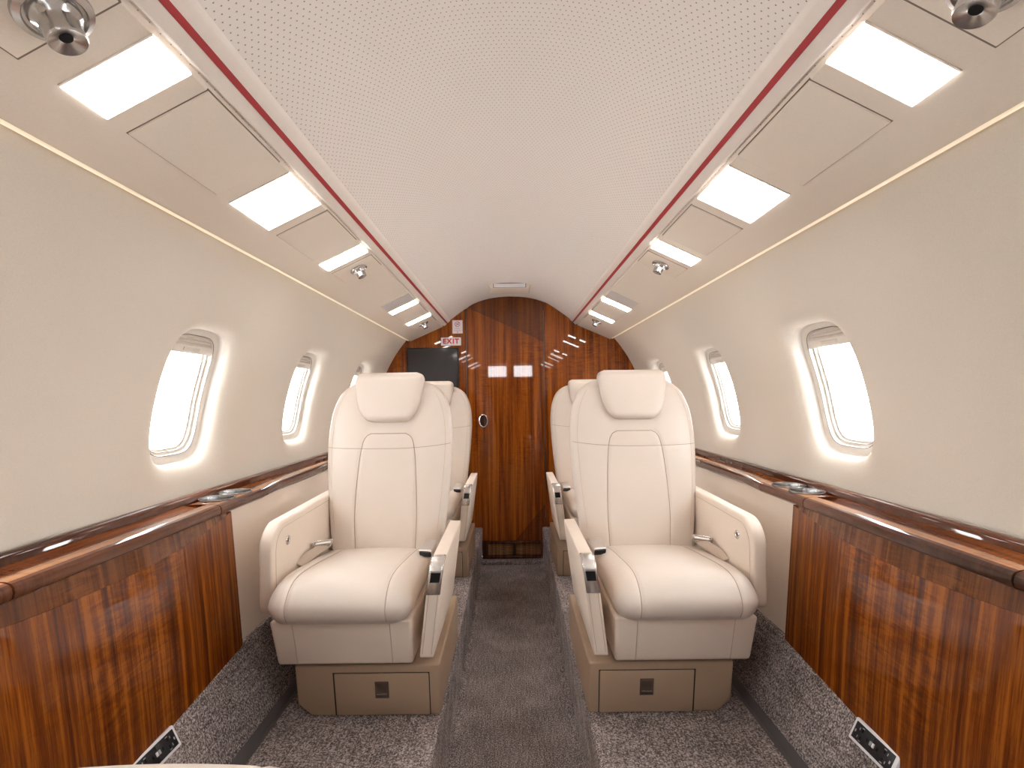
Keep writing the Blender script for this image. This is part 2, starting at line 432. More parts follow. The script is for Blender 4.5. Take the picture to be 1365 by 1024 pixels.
finish(panel_bm(.0226, XR, YB+.0025, .0095, top=lambda x: low(x)-.0012, bot=lambda x: min(ZD, low(x)-.002), n=20), 'lower_leaf', WOOD_BACK2, door, label='triangular lower corner leaf of the door')
ring = tube([Vector((-.181+.026*math.cos(t), YB+.001, H-.16+.040*math.sin(t))) for t in [2*math.pi*i/40 for i in range(40)]], .0042, 8, True)
finish(ring, 'pull_ring', CHROME, door, label='oval silver ring pull')
bm = lathe([(.0001,0),(.024,0),(.024,.002),(.0001,.002)], 40); bmesh.ops.scale(bm, verts=bm.verts, vec=(1,1.55,1)); frame_to(bm, Vector((-.181, YB+.004, H-.16)), (0,-1,0), (1,0,0))
finish(bm, 'pull_dish', WOOD_DARK, door)
# louvred grille at the foot of the door
g = thing('air_grille', 'dark wooden louvred return air grille at the foot of the aft door', 'grille', (0, YB-.02, H-1.07))
zt, zb = ZD-.002, -1.055
def gbar(x0, x1, z0, z1, name='frame_bar'):
    finish(box(Vector(((x0+x1)/2, YB-.008, H+(z0+z1)/2)), (x1-x0, .03, z1-z0), bev=.0015), name, WOOD_DARK, g)
gbar(-.197,.197,zt-.012,zt); gbar(-.197,.197,zb,zb+.018); gbar(-.197,-.160,zb+.018,zt-.012); gbar(.182,.197,zb+.018,zt-.012); gbar(.003,.020,zb+.018,zt-.012)
me0 = None
for x0, x1 in ((-.159,.002),(.021,.181)):
    for i in range(8):
        z = zb+.025+i*(zt-.012-zb-.018)/8
        r = Matrix.Rotation(math.radians(-38), 3, 'X')
        finish(box(Vector(((x0+x1)/2, YB-.008, H+z)), (x1-x0, .014, .0036), r), 'slat', WOOD_LEDGE, g)
finish(box(Vector((0, YB+.006, H+(zt+zb)/2)), (.38, .004, .10)), 'backing', BLACKHOLE, g)
# screen, exit sign, placard
tv = thing('wall_screen', 'black flat screen on the left half of the wooden aft bulkhead', 'screen', (-.505, YB-.01, H+.05))
finish(box(Vector((-.505, YB-.008, H+.184)), (.334, .016, .268), bev=.003), 'bezel', BLACK, tv)
finish(box(Vector((-.505, YB-.0165, H+.187)), (.318, .002, .248)), 'display', SCREEN, tv)
def text(body, size, loc, mat, parent, name, bold=.0, rot=(math.pi/2,0,0)):
    cu = bpy.data.curves.new(name, 'FONT'); cu.body = body; cu.size = size; cu.align_x = 'CENTER'; cu.align_y = 'CENTER'; cu.extrude = .0004; cu.offset = bold; cu.space_character = 1.22
    o = bpy.data.objects.new('tmp', cu); C.objects.link(o)
    dg = bpy.context.evaluated_depsgraph_get(); me = bpy.data.meshes.new_from_object(o.evaluated_get(dg)); bpy.data.objects.remove(o)
    me.materials.clear(); me.materials.append(mat)
    q = bpy.data.objects.new(name, me); link(q, parent); q.location = Vector(loc)-WL[parent]; q.rotation_euler = rot; return q
ex = thing('exit_sign', 'white EXIT sign with red letters above the screen on the bulkhead', 'sign', (-.3855, YB-.006, H+.333))
finish(box(Vector((-.3855, YB-.004, H+.3595)), (.131, .009, .053), bev=.003), 'sign_plate', PAPER, ex)
text('EXIT', .044, (-.386, YB-.0092, H+.3595), REDINK, ex, 'lettering', .0017)
pc = thing('placard', 'small white no smoking placard with red symbols above the EXIT sign', 'sign', (-.3425, YB-.002, H+.412))
finish(box(Vector((-.3425, YB-.0015, H+.455)), (.066, .003, .086), bev=.0008), 'card', PAPER, pc)
finish(tube([Vector((-.3425+.0155*math.cos(t), YB-.0034, H+.472+.0155*math.sin(t))) for t in [2*math.pi*i/28 for i in range(28)]], .0017, 6, True), 'prohibition_ring', REDINK, pc)
finish(box(Vector((-.3425, YB-.0034, H+.472)), (.030, .0012, .0034), Matrix.Rotation(math.radians(-45),3,'Y')), 'prohibition_bar', REDINK, pc)
finish(box(Vector((-.3425, YB-.0034, H+.472)), (.020, .0010, .0030), Matrix.Rotation(math.radians(28),3,'Y')), 'cigarette', BLACK, pc)
for z, wd in ((.444, .034), (.430, .048)): finish(box(Vector((-.3425, YB-.0032, H+z)), (wd, .0006, .0016)), 'print_line', REDINK, pc)
finish(lathe([(.006,0),(.0001,.0001)], 3), 'tmp', REDINK, pc) if False else None
bm = bmesh.new(); vs = [bm.verts.new(Vector(p)) for p in ((-.3475,YB-.0033,H+.418),(-.3375,YB-.0033,H+.418),(-.3425,YB-.0033,H+.426))]; bm.faces.new(vs)
bmesh.ops.solidify(bm, geom=bm.faces[:], thickness=.0008); finish(bm, 'red_mark', REDINK, pc)
# lamp in the headliner above the door
t = thing('door_lamp', 'small rectangular lamp set in the headliner above the aft door', 'light', (-.01, 3.05, H+.635))
finish(bevel(loft([[Vector((x, y, H+z)) for x, y in ((-hx, y0), (hx, y0), (hx, y1), (-hx, y1))] for hx, y0, y1, z in ((.130, 2.968, 3.23, .653), (.112, 2.982, 3.16, .621))]), .003), 'housing', SOFFIT, t)
rt = Matrix.Rotation(math.radians(23.6), 3, 'X')
finish(box(Vector((0, 2.9735, H+.6365)), (.190, .006, .027), rt, .001), 'lens_rim', GAP2, t)
finish(box(Vector((0, 2.9720, H+.6355)), (.182, .006, .022), rt, .002), 'lens', WHITEPL, t)

# ---------------------------------------------------------------- soffit lamps, hatches, air outlets
S0, S1 = .047, .612
def plate(Y0, Y1, s, h0, h1, sa=S0, sb=S1, bev=.001, seg=1):
    return bevel(loft([[soff(a, y, h, s) for a, y in ((sa,Y0),(sb,Y0+.02*(sb-sa)),(sb,Y1+.02*(sb-sa)),(sa,Y1))] for h in (h0, h1)]), bev, seg)
def lamp(Y0, Y1, s, label, lit=True):
    t = thing('soffit_lamp', label, 'light', soff(.33, (Y0+Y1)/2, .002, s), 'lamps in the soffits')
    finish(plate(Y0, Y1, s, -.004, .0022, bev=.0008), 'lens', (LENS_B if Y0 > 1.4 else LENS) if lit else LENS_OFF, t)
    for ya, yb in ((Y0-.003, Y0-.0002), (Y1+.0002, Y1+.003)): finish(plate(ya, yb, s, -.002, .0016, bev=0), 'frame_edge', SOFFIT, t)
def hatch(Y0, Y1, s, label, sa=S0, sb=S1):
    t = thing('soffit_hatch', label, 'panel', soff(.33, (Y0+Y1)/2, .002, s), 'access panels in the soffits')
    finish(plate(Y0, Y1, s, -.004, .0030, sa, sb, .0012, 2), 'cover', SOFFIT, t)
    jw = .0016 if Y0 > .5 else .0022
    finish(plate(Y0-jw, Y1+jw, s, -.004, .0004 if Y0 > .5 else .0022, sa-.006, sb+.006, 0), 'joint', GAP2, t)
def gasper(Y, sv, s, label, sc_=1.0, tilt=.0):
    o0 = soff(sv, Y, .0052, s); t = thing('air_outlet', label, 'vent', o0, 'air outlets in the soffits')
    ax = SN(s)+Vector((-.10*s, .15*0, -.1)); q = sc_
    finish(frame_to(lathe([(.020*q,-.002),(.031*q,-.002),(.0325*q,.001),(.0315*q,.004*q),(.026*q,.0065*q),(.0245*q,.0045*q),(.020*q,.004*q)], 40), o0, ax), 'flange', STEEL, t)
    fl = lambda r, h, a: r*(1-.11*max(0, math.cos(6*a))**2*(1 if .010*q < h < .027*q else 0))
    noz = finish(frame_to(lathe([(.022*q,.003*q),(.0205*q,.009*q),(.0175*q,.0125*q),(.0168*q,.018*q),(.0165*q,.024*q),(.0165*q,.030*q),(.0155*q,.0318*q),(.0070*q,.0285*q),(.0050*q,.0270*q),(.0045*q,.020*q)], 48, fl), o0, ax), 'nozzle', STEEL, t)
    finish(frame_to(lathe([(.0001,.0275*q),(.0053*q,.0277*q),(.0053*q,.0268*q),(.0001,.0266*q)], 20), o0, ax), 'nozzle_hole', BLACKHOLE, noz)
for s in (-1, 1):
    sd = side_name(s)
    dY = 0 if s < 0 else -.008
    for (ya, yb, wd) in ((-.78,-.61,'unseen wide lit lamp lens added far forward in the %s soffit'), (-.25,-.08,'unseen wide lit lamp lens added forward in the %s soffit beside the camera'),  # forward lamps continue the row out of view, added to light the cabin
                         (.645,.722,'large looking narrow lit lamp lens nearest the camera in the %s soffit'), (1.042,1.212,'square lit lamp lens in the %s soffit between the two big access panels'),
                         (1.533,1.612,'slim lit lamp lens in the %s soffit just before the middle air outlet'), (2.415,2.492,'short lit lamp lens in the %s soffit next to the grey unlit lens'),
                         (2.805,2.882,'lit lamp lens in the %s soffit closest to the wooden bulkhead')):
        lamp(ya+dY, yb+dY, s, wd % sd)
    lamp(2.262+dY, 2.385+dY, s, 'grey unlit lamp lens in the %s soffit near the aft bulkhead' % sd, False)
    hatch(.762+dY, .995+dY, s, 'largest rectangular access panel in the %s soffit, after the nearest lamp' % sd)
    hatch(1.255+dY, 1.490+dY, s, 'square access panel in the %s soffit before the slim lamp' % sd)
    hatch(2.512+dY, 2.790+dY, s, 'access panel between the two aft lit lamps in the %s soffit' % sd)
    hatch(.30, .588, s, 'access panel carrying the nearest chrome air outlet in the %s soffit, cut by the frame' % sd)
    hatch(1.650+dY, 1.775+dY, s, 'thin access panel carrying the middle air outlet in the %s soffit' % sd)
    hatch(2.905+dY, 3.07+dY, s, 'access panel carrying the aft air outlet in the %s soffit' % sd)
    gasper(.566 if s < 0 else .537, .30 if s < 0 else .325, s, 'big chrome air outlet in the top %s corner of the view' % sd, 1.18)
    gasper(1.710+dY, .31, s, 'small chrome air outlet beside the slim lamp in the %s soffit' % sd, .9)
    gasper(2.990+dY, .315, s, 'tiny chrome air outlet in the %s soffit next to the bulkhead' % sd, .9)

# ---------------------------------------------------------------- ledges, cup holders, wood panels
def boolcut(o, cutters):
    for cbm in cutters:
        me = bpy.data.meshes.new('c'); cbm.to_mesh(me); cbm.free(); co = bpy.data.objects.new('c', me); C.objects.link(co)
        md = o.modifiers.new('b', 'BOOLEAN'); md.operation = 'DIFFERENCE'; md.object = co; md.solver = 'EXACT'
        dg = bpy.context.evaluated_depsgraph_get(); me2 = bpy.data.meshes.new_from_object(o.evaluated_get(dg))
        o.modifiers.clear(); old = o.data; o.data = me2; bpy.data.meshes.remove(old); bpy.data.objects.remove(co); bpy.data.meshes.remove(me)
def nose(Y): return interp([(1.565,.0),(1.72,.016),(2.1,.018),(3.4,.02)], Y)
LED2 = [(.846,-.2995),(.764,-.3005),(.7545,-.299),(.7485,-.294),(.7465,-.286),(.7480,-.278),(.7525,-.2728),(.7590,-.2707),(.7605,-.2704),(.7640,-.2700),(.7800,-.2695),(.7835,-.2695),(.7850,-.2700),(.7858,-.2725),(.7880,-.2730),(.7895,-.2712),(.7910,-.2710),(.7922,-.2722),(.7935,-.2770),(.7950,-.2785),(.7975,-.2788),(.8440,-.2722),(.846,-.2722)]
LED = [(.846,-.2995),(.764,-.3005),(.7545,-.299),(.7485,-.294),(.7465,-.286),(.7480,-.278),(.7525,-.2728),(.7590,-.2707),(.7605,-.2704),(.7640,-.2700),(.7680,-.2697),(.800,-.2695),(.8215,-.2695),(.823,-.2708),(.8245,-.2695),(.828,-.2695),(.8292,-.2712),(.8305,-.2700),(.846,-.2735)]
CUPS = [(1.404, .7985), (1.500, .8005)]
for s in (-1, 1):
    sd = side_name(s)
    t = thing('side_ledge', 'glossy wooden armrest ledge running the length of the %s sidewall' % sd, 'ledge', V(.80, 1.0, -.30, s))
    for ya, yb in ((YF, .772), (.776, 1.328), (1.332, 1.560), (1.563, 2.10), (2.103, YB-.003)):
        ys = [ya, yb] if not 1.5 < ya < 1.6 else [ya+(yb-ya)*i/14 for i in range(15)]
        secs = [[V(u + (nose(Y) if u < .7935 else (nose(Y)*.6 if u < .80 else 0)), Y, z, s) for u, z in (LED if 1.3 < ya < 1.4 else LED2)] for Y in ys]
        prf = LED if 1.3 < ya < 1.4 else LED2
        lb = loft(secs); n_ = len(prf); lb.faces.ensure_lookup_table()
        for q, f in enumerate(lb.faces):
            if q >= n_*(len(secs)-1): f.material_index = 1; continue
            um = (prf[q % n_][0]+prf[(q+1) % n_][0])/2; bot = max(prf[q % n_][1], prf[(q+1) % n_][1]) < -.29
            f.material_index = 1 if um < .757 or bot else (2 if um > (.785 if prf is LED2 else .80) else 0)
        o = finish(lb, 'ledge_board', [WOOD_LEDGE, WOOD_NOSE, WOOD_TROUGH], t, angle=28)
        if 1.3 < ya < 1.4:
            boolcut(o, [frame_to(lathe([(.0432,-.06),(.0432,.03)], 48), V(u+(.002 if s<0 else .002), Y, -.2695, s), (0,0,1)) for Y, u in CUPS])
            for p in o.data.polygons: p.use_smooth = False
    finish(prism([(.846,-.285),(.8465,-.262),(.850,-.2565),(.856,-.2535),(.864,-.2525),(.867,-.2545),(.872,-.2545),(.876,-.2565),(.884,-.262),(.884,-.29)], YF, YB-.003, s), 'back_moulding', WOOD_DARK, t, angle=50)
    finish(prism([(.8670,-.2546),(.8690,-.2532),(.8712,-.2546)], YF, YB-.003, s), 'pale_bead', BRUSHED, t)
    for Y in (1.62, 2.02):
        finish(box(V(.79, Y, -.306, s), (.012,.022,.012), bev=.002), 'catch', BLACK, t)
    for (Y, u), nm in zip(CUPS, ('nearer', 'further')):
        c = thing('cup_holder', 'round polished steel cup holder in the %s ledge, the %s of the pair' % (sd, nm), 'cup holder', V(u+.002, Y, -.33, s), 'cup holders in the ledges')
        bmc = lathe([(.0001,-.0300),(.037,-.0300),(.0395,-.0275),(.0428,-.004),(.0428,.0005),(.0450,.0005),(.0455,.0022),(.0445,.0038),(.0425,.0036),(.0412,.0005),(.0408,-.004),(.0380,-.024),(.034,-.0272),(.0001,-.0275)], 48)
        finish(frame_to(bmc, V(u+.002, Y, -.2695, s), (0,0,1)), 'cup', CUPSTEEL, c)
    # bowed table stowage panel
    t = thing('wood_panel', 'high gloss striped wood side panel below the %s ledge in the foreground' % sd, 'panel', V(.73, .8, -.70, s))
    lens_ = lambda Y: max(0, 1-((Y-1.03)/.38)**2) if Y > 1.03 else max(0, 1-((Y-1.03)/.52)**2)
    YP0, YP1 = -.3, 1.403
    ys = [YP0+(YP1-YP0)*i/70 for i in range(71)]
    def ends(Y):
        b = interp([(.9,-.715),(1.0,-.702),(1.09,-.690),(1.403,-.667)], Y); return b, .734-(-.668-b)*.47
    def prof_(Y):
        l = lens_(Y); zc = -.302-.044*l; uc = .7625-.0075*l**.7
        zb, ub = ends(Y); return l, zc, uc, zb, ub
    front = []; facet = []
    for Y in ys:
        l, zc, uc, zb, ub = prof_(Y)
        col = [V(uc+(ub-uc)*q-.004*l*math.sin(math.pi*q), Y, zc+(zb-zc)*q, s) for q in [i/10 for i in range(11)]]
        front.append(col + [V(ub+.0065, Y, zb, s), V(.7735-.0795*(-.303-zc), Y, zc, s)])
        facet.append([V(uc, Y, zc+.0004, s), V(.7630, Y, -.3015, s), V(.773, Y, -.3015, s), V(.7715, Y, zc+.0004, s)])
    finish(loft(front), 'front_board', WOOD_SIDE, t, angle=40)
    i0 = 1
    ff = lambda a, b: finish(loft([f for f, Y in zip(facet, ys) if a <= Y <= b]), 'top_facet', WOOD_FACET, t, angle=30)
    o1 = ff(.55, 1.19); o2 = ff(1.17, 1.39)
    o1.data.materials.clear(); o1.data.materials.append(WOOD_FACET2)

# power outlets on the lower carpeted sidewall
def outlet(s):
    sl = lambda t, Y, h: V(.644+.09*t-.903*h, Y, -.857+.189*t+.43*h, s)
    sd = side_name(s); Y0, Y1 = .965, 1.088
    t = thing('power_outlet', 'double power outlet with white frame and black sockets low on the %s carpeted sidewall' % sd, 'outlet', sl(.80,(Y0+Y1)/2,0), 'power outlets')
    pl = lambda ta, tb, ya, yb, h0, h1, b=.0: bevel(loft([[sl(a, y, h, ) for a, y in ((ta,ya),(tb,ya),(tb,yb),(ta,yb))] for h in (h0, h1)]), b, 2)
    finish(pl(.690,.912,Y0,Y1,-.002,.008,.003), 'frame_plate', WHITEPL, t)
    m = (Y0+Y1)/2
    for ya, yb in ((Y0+.008, m-.0005), (m+.0005, Y1-.008)):
        c = finish(pl(.722,.885,ya,yb,.006,.0095,.0008), 'socket', BLACK, t); yc = (ya+yb)/2
        sg = 1 if ya > m-.002 else -1
        for (tt, dy) in ((.768,.004),(.842,.004),(.805,-.013)):
            finish(pl(tt-.016,tt+.016,yc+sg*dy-.0022,yc+sg*dy+.0022,.0080,.0098), 'slot', BLACKHOLE, c)
        for (tt, dy, a, b) in ((.765,.012,.012,.001),(.842,.012,.012,.001),(.74,.004,.004,.003),(.865,.004,.004,.003),(.80,.021,.013,.0016)):
            finish(pl(tt-a,tt+a,yc+sg*dy-b,yc+sg*dy+b,.0093,.0099), 'print_mark', GREYPL, c)
    finish(pl(.785,.825,m-.006,m-.001,.009,.0115,.0006), 'button', WHITEPL, t); finish(pl(.785,.825,m+.001,m+.006,.009,.0115,.0006), 'button', GREYPL, t)
outlet(-1); outlet(1)

# ---------------------------------------------------------------- seats
SY = 1.60                                             # seat origin
UC = .425
def yfront(z): return sinterp([(-.56,1.715),(-.50,1.722),(-.40,1.735),(-.30,1.752),(-.16,1.782),(-.05,1.805),(.07,1.828)], z)
HWB = [(-.56,.180),(-.50,.188),(-.40,.200),(-.30,.210),(-.20,.2165),(-.14,.2175),(-.067,.211),(-.023,.199),(.012,.182),(.032,.163),(.046,.142),(.056,.118)]
def dep(z): return sinterp([(-.56,.050),(-.40,.058),(-.1,.056),(.02,.050),(.04,.040),(.056,.024)], z)
PW = 4.0
def back_pt(x, z, s, out=0):                          # front surface of the backrest; x measured from its centre line
    hw = sinterp(HWB, z); D = dep(z); q = min(.999, abs(x)/hw)
    g = groove(x, z)
    return V(UC+x, yfront(z)+.056-D*(1-q**PW)**(1/PW)-out+g, z, s)
# sewn panel in the middle of the back
SEAM_IN = [(-.505,.100),(-.40,.104),(-.30,.101),(-.20,.094),(-.155,.0865),(-.138,.079),(-.129,.070),(-.1255,.061)]
def seam_half(z): return sinterp(SEAM_IN, z) if z < -.1254 else 0
def groove(x, z):
    g = 0
    if z < -.128: g += .0028*math.exp(-((abs(x)-seam_half(z))/.005)**2)
    if abs(x) < .075: g += .0010*math.exp(-((z+.1245)/.005)**2)
    g += .0010*math.exp(-((z+seamz(x))/.004)**2)
    return g
def seamz(x): return .172+.004*(1-(x/.2)**2)-.010*max(0, -x/.21)**2*1.0
def mkseat(s, name, label, group):
    t = thing(name, label, 'seat', V(.40, SY, -.857, s), group)
    # base with a drawer
    yb = lambda z: 1.370+(-.708-z)*.17
    poly = [(.198,-.857),(.547,-.857),(.582,-.822),(.582,-.708),(.198,-.708)]
    bm = loft([[V(u, yb(z), z, s) for u, z in poly], [V(u, 1.845, z, s) for u, z in poly]])
    base = finish(bevel(bm, .006, 3), 'base', TAUPE, t)
    pl = lambda u0, u1, z0, z1, h0, h1, b=0: bevel(loft([[V(u, yb(z)-h, z, s) for u, z in ((u0,z0),(u1,z0),(u1,z1),(u0,z1))] for h in (h0, h1)]), b, 2)
    finish(pl(.2250,.482,-.855,-.7295,-.004,.0006), 'drawer_gap', GAP, base)
    dr = finish(pl(.2275,.478,-.854,-.7315,-.002,.004,.003), 'drawer', TAUPE, base)
    la = finish(pl(.334,.371,-.803,-.754,.003,.0050,.0012), 'drawer_latch', BRONZE, base, label='small bronze drawer latch')
    finish(pl(.3385,.3665,-.786,-.758,.0045,.0068,.001), 'latch_paddle', BRONZE, base)
    finish(pl(.338,.367,-.7915,-.7865,.0045,.0085,.0012), 'latch_lip', CHROME, base)
    # skirt
    yk = lambda z: 1.302+(-.562-z)*.33
    poly = [(.257,-.562),(.617,-.562),(.615,-.694),(.262,-.694)]
    bm = loft([[V(u, yk(z), z, s) for u, z in poly], [V(u, 1.76, z, s) for u, z in poly]])
    sk = finish(bevel(bm, .009, 3), 'seat_skirt', LEATHER_SIDE, t)
    for u in (.560, .314):
        finish(tube([V(u+.002*(q-.5), yk(-.566-.124*q)-.0001, -.566-.124*q, s) for q in (0,.5,1)], .0010, 5), 'seam', STITCH_L, sk)
    # cushion
    cu, hw = .4365, .1795
    P = [(1.755,-.545,0),(1.750,-.515,0),(1.70,-.499,0),(1.60,-.484,0),(1.50,-.472,0),(1.42,-.463,0),(1.35,-.4605,0),(1.305,-.470,0),(1.275,-.492,0),(1.262,-.516,0),(1.267,-.540,0),(1.284,-.558,0),(1.315,-.567,0),(1.50,-.566,0),(1.73,-.564,0)]
    prof = [(p.x, p.y) for p in spline(P, 7, True)]
    zm, ym = -.52, 1.5
    def csec(x):
        w_ = abs(x)/hw; q = max(0, (w_-.70)/.30); e = 1-math.sqrt(max(0, 1-min(1, q)**2.2))
        gr = sum(.0032*math.exp(-((x+cu-us)/.0045)**2) for us in (.560,.314))
        puff = .004*(1-(x/.12)**2) if abs(x) < .12 else 0
        out = []
        for y, z in prof:
            zz = zm+(z-zm)*(1-.62*e); yy = y+(.05*e if y < 1.42 else (-.02*e if y > 1.7 else 0))
            if z > -.53 or y < 1.29:
                n_ = Vector((y-1.42, (z+.60)*1.6)); n_ = n_.normalized() if y < 1.42 else Vector((0, 1))
                yy -= n_.x*(gr-puff*.6); zz -= n_.y*(gr-puff)
            out.append((yy, zz))
        return out
    xs = [hw*math.sin(math.pi/2*(-1+2*i/84)) for i in range(85)]
    cush = finish(loft([[V(cu+x, y, z, s) for y, z in csec(x)] for x in xs]), 'seat_cushion', LEATHER, t, angle=70)
    i0 = min(range(len(prof)), key=lambda i: abs(prof[i][0]-1.735)+abs(prof[i][1]+.508)*3); i1 = min(range(len(prof)), key=lambda i: abs(prof[i][0]-1.272)+abs(prof[i][1]+.556))
    for us in (.560, .314):
        sec = csec(us-cu); finish(tube([V(us, y, z+.0002, s) for y, z in sec[min(i0,i1):max(i0,i1)+1]], .0011, 5), 'seam', STITCH, cush)
    # backrest
    nz = 92; zs = [-.56+(.056+.56)*(1-(1-i/nz)**1.25) for i in range(nz+1)]; secs = []
    for z in zs:
        hwz = sinterp(HWB, z); D = dep(z); sec = []
        for i in range(121):
            x = hwz*math.sin(math.pi/2*(-1+2*i/120)); p = back_pt(x, z, s); sec.append(p)
        for i in range(1, 40):
            x = hwz*math.sin(math.pi/2*(1-2*i/40)); q = abs(x)/hwz
            sec.append(V(UC+x, yfront(z)+.056+.06*(1-q**3)**(1/3), z, s))
        secs.append(sec)
    bk = finish(loft(secs), 'backrest', LEATHER, t, angle=75)
    o_ = .0010
    pts = [back_pt(-seam_half(z), z, s, o_) for z in [-.505+.3795*i/60 for i in range(61)]]
    pts += [back_pt(-.060+.12*i/20, -.1245, s, o_) for i in range(21)]
    pts += [back_pt(seam_half(z), z, s, o_) for z in [-.1255-.3795*i/60 for i in range(61)]]
    finish(tube(pts, .0011, 5), 'seam', STITCH, bk)
    finish(tube([back_pt(.212*(-1+2*i/50), -seamz(.212*(-1+2*i/50)), s, .0007) for i in range(51)], .0009, 5), 'seam', STITCH, bk)
    for g in (-1, 1):
        finish(tube([back_pt(g*(sinterp(HWB, z)-.022), z, s, -.0002) for z in [-.45+.47*i/40 for i in range(41)]], .0007, 5), 'seam', STITCH_L, bk)
    # headrest
    HR = [(-.086,.055),(-.081,.070),(-.070,.083),(-.05,.098),(-.02,.1085),(.02,.1145),(.055,.1165),(.072,.115),(.082,.108),(.088,.094)]
    secs = []
    for i in range(49):
        q = .5-.5*math.cos(math.pi*i/48); z = -.086+.174*q; h = sinterp(HR, z)
        e = max(0, (abs(q-.5)-.36)/.14); Df = .030*math.sqrt(max(.03, 1-e**2)); sec = []
        back = .115 if z > .03 else .055
        back = interp([(.0,.05),(.05,.11),(.088,.09)], z)
        for k in range(64):
            a = 2*math.pi*k/64; ca, sa = math.cos(a), math.sin(a)
            x = h*math.copysign(abs(ca)**.5, ca); yy = math.copysign(abs(sa)**.5, sa)
            tilt = .02*max(0, (z-.066)/.022)**2
            sec.append(V(UC+.002+x, yfront(min(z,.07))+(-Df+tilt if yy < 0 else back)*abs(yy)+.004, z, s))
        secs.append(sec)
    finish(loft(secs), 'headrest', LEATHER, t, angle=70)
    # inboard armrest
    lean = lambda z: (-.41-z)*.135
    ap = [(1.322,-.410),(1.312,-.4135),(1.304,-.424),(1.298,-.446),(1.295,-.49),(1.320,-.662),(1.325,-.668),(1.775,-.676),(1.78,-.668),(1.745,-.44),(1.735,-.418),(1.715,-.410)]
    arm = finish(prismX(ap, .171, .207, s, .006, 3, lean), 'armrest', LEATHER_SIDE, t)
    for u in (.1775, .2005):
        finish(tube([V(u+lean(z), Y-.0006, z, s) for Y, z in ((1.2955,-.495),(1.308,-.58),(1.319,-.655))], .0008, 5), 'seam', STITCH_L, arm)
    lp = [(1.330,-.4075),(1.318,-.4085),(1.307,-.4150),(1.2995,-.428),(1.2955,-.446),(1.2925,-.470),(1.2915,-.494)]
    def strip(ua, ub, pts, h, b=0):
        secs = []
        for i, (Y, z) in enumerate(pts):
            a = pts[max(0,i-1)]; c = pts[min(len(pts)-1,i+1)]; tn = Vector((c[0]-a[0], c[1]-a[1])).normalized(); nn = Vector((tn.y, -tn.x))
            if nn.x > 0: nn = -nn
            if nn.x > -.3: nn = Vector((nn.x, abs(nn.y)))
            o = (Y+nn.x*h, z+nn.y*h); i_ = (Y-nn.x*.004, z-nn.y*.004)
            secs.append([V(ua+lean(z), o[0], o[1], s), V(ub+lean(z), o[0], o[1], s), V(ub+lean(z), i_[0], i_[1], s), V(ua+lean(z), i_[0], i_[1], s)])
        return bevel(loft(secs), b, 2)
    pp = [(p.x, p.y) for p in spline([(a, b, 0) for a, b in lp], 4)]
    finish(strip(.1715, .2065, pp, .0022, .0012), 'armrest_latch', CHROME, arm, label='polished metal latch plate')
    m = len(pp)
    finish(strip(.1765, .2015, pp[2:int(m*.66)], .0045, .001), 'latch_lever', BRUSHED, arm, label='brushed metal lever')
    finish(strip(.1770, .2010, pp[int(m*.66)-1:int(m*.82)], .0030), 'latch_slot', BLACKHOLE, arm, label='dark finger slot')
    # outboard side panel
    r1, r2 = .075, .025; Y0, Y1, z0, z1 = 1.345, 1.86, -.565, -.328
    pp2 = [(Y0+r1*(1-math.cos(q)), z1-.004-r1*(1-math.sin(q))) for q in [math.pi/2*i/8 for i in range(9)]]
    pp2 += [(Y1, z1), (Y1, z0)] + [(Y0+r2*(1-math.sin(q)), z0+r2*(1-math.cos(q))) for q in [math.pi/2*i/5 for i in range(6)]]
    sp = finish(prismX(pp2, .624, .663, s, .009, 4), 'side_panel', LEATHER_SIDE, t)
    for off in (.018,):
        q = [(Y0+off+(r1-off)*(1-math.cos(a)), z1-.004-off-(r1-off)*(1-math.sin(a))) for a in [math.pi/2*i/10 for i in range(11)]]
        finish(tube([V(.6238, Y0+off, z0+.02, s)]+[V(.6238, Y, z, s) for Y, z in q]+[V(.6238, 1.80, z1-off, s)], .0008, 5), 'seam', STITCH_L, sp)
    finish(frame_to(lathe([(.006,-.002),(.0125,-.002),(.013,.0012),(.0115,.0028),(.0075,.0022),(.006,.0005)], 28), V(.624, 1.437, -.392, s), (-s,0,0), (0,1,0)), 'headphone_jack', CHROME, sp, label='small round metal headphone jack')
    finish(frame_to(lathe([(.0001,-.001),(.0065,-.001),(.0065,.001),(.003,.0024),(.0001,.0024)], 20), V(.624, 1.437, -.392, s), (-s,0,0), (0,1,0)), 'jack_core', BRONZE, sp)
    # seat belt halves
    path = spline([(.613,1.70,-.50),(.605,1.655,-.475),(.598,1.62,-.468),(.606,1.58,-.470),(.618,1.54,-.476),(.622,1.50,-.49)], 5)
    secs = []
    for i, p in enumerate(path):
        ww = Vector((.020, .006, .004))
        secs.append([V(p.x-ww.x, p.y+ww.y, p.z-.003, s), V(p.x+.002, p.y-ww.y, p.z+.012, s), V(p.x+.002, p.y-ww.y, p.z+.0135, s), V(p.x-ww.x, p.y+ww.y, p.z-.001, s)])
    bl = finish(loft(secs), 'seat_belt', WEB, t, angle=60, label='beige lap belt end with metal tongue lying on the cushion')
    rt = Matrix.Rotation(math.radians(35)*-s, 3, 'Z') @ Matrix.Rotation(math.radians(-50), 3, 'X')
    cb = V(.592, 1.615, -.455, s)
    fr = []
    for dx, dy, sx, sy in ((0,.016,.056,.007),(0,-.016,.056,.006),(-.026,0,.005,.036),(.026,0,.005,.036)):
        fr.append(box(cb+rt@Vector((dx,dy,0)), (sx,sy,.004), rt, .001))
    finish(join(fr), 'belt_tongue', CHROME, bl)
    finish(tube([cb+rt@Vector((-.03,0,.004)), cb+rt@Vector((.03,0,.004))], .006, 10), 'belt_roller', BRUSHED, bl)
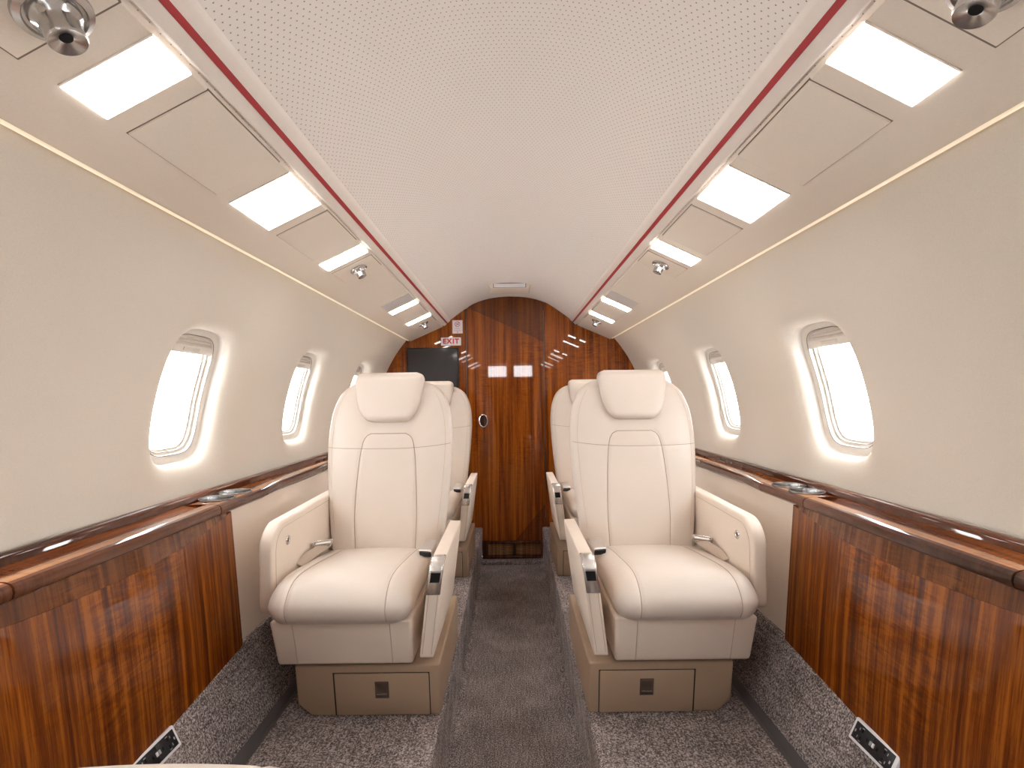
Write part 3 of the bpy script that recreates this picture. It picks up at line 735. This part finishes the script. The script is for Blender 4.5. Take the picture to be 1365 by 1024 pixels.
    rt = Matrix.Rotation(math.radians(14)*s, 3, 'Z') @ Matrix.Rotation(math.radians(20), 3, 'X')
    cb = V(.261, 1.612, -.470, s)
    bu = finish(box(cb, (.045,.058,.024), rt, .005, 3), 'belt_buckle', BRUSHED, t, label='metal belt buckle with black release end')
    finish(box(cb+rt@Vector((0,-.0295,-.001)), (.037,.008,.018), rt, .003, 2), 'release_button', BLACK, bu)
    return t
def copy_tree(o, parent=None, name=None):
    c = o.copy(); C.objects.link(c); c.parent = parent
    for ch in [x for x in bpy.data.objects if x.parent == o]: copy_tree(ch, c)
    return c
GR = 'cream leather cabin seats'
sl_ = mkseat(-1, 'cabin_seat', 'cream leather seat at the front left, with its whole base and drawer in view', GR)
sr_ = mkseat(1, 'cabin_seat', 'cream leather seat at the front right, with its whole base and drawer in view', GR)
bpy.context.view_layer.update()
DYR = 1.058
def place(src, loc, rz, label):
    c = copy_tree(src); c.location = loc; c.rotation_euler = (0, 0, rz); c['label'] = label; return c
place(sl_, sl_.location+Vector((-.012, DYR, 0)), 0, 'cream leather seat at the back left, half hidden behind the front left seat')
place(sr_, sr_.location+Vector((.012, DYR, 0)), 0, 'cream leather seat at the back right, half hidden behind the front right seat')
fw = place(sr_, Vector((-.416, .365, sr_.location.z)), math.pi, 'aft facing cream seat at the bottom left corner, only the cushion edge in view')
for ch in fw.children:
    if ch.name.startswith('armrest'): ch.location += Vector((0, .16, -.034))

# ---------------------------------------------------------------- forward end: bulkhead with an opening to the cockpit windshield
bm = bmesh.new()
def quad(*p): bm.faces.new([bm.verts.new(Vector(q)) for q in p])
def holed(Y, x0, x1, z0, z1, holes):
    xs = sorted({x0, x1, *[h[0] for h in holes], *[h[1] for h in holes]}); zs = sorted({z0, z1, *[h[2] for h in holes], *[h[3] for h in holes]})
    for xa, xb in zip(xs, xs[1:]):
        for za, zb_ in zip(zs, zs[1:]):
            cx, cz = (xa+xb)/2, (za+zb_)/2
            if any(h[0] < cx < h[1] and h[2] < cz < h[3] for h in holes): continue
            quad((xa,Y,H+za),(xb,Y,H+za),(xb,Y,H+zb_),(xa,Y,H+zb_))
OP = (-.46, .46, -1.076, .56)
holed(YF, -.95, .95, -1.14, .72, [OP])
wf = finish(bm, 'wall_front', WALL, kind='structure', origin='zero')
YC = -2.5; bm = bmesh.new()
x0, x1, z0, z1 = OP
quad((x0,YF,H+z0),(x0,YC,H+z0),(x0,YC,H+z1),(x0,YF,H+z1)); quad((x1,YF,H+z0),(x1,YC,H+z0),(x1,YC,H+z1),(x1,YF,H+z1))
quad((x0,YF,H+z0),(x1,YF,H+z0),(x1,YC,H+z0),(x0,YC,H+z0)); quad((x0,YF,H+z1),(x1,YF,H+z1),(x1,YC,H+z1),(x0,YC,H+z1))
WS = [(-.40,-.075,.345,.535), (.06,.385,.345,.54)]
holed(YC, x0, x1, z0, z1, WS)
finish(bm, 'cockpit_lining', COCK, wf)
for i, h in enumerate(WS):
    finish(box(Vector(((h[0]+h[1])/2, YC-.01, H+(h[2]+h[3])/2)), (h[1]-h[0]+.02, .008, h[3]-h[2]+.02)), 'windshield_pane', PANE, wf)
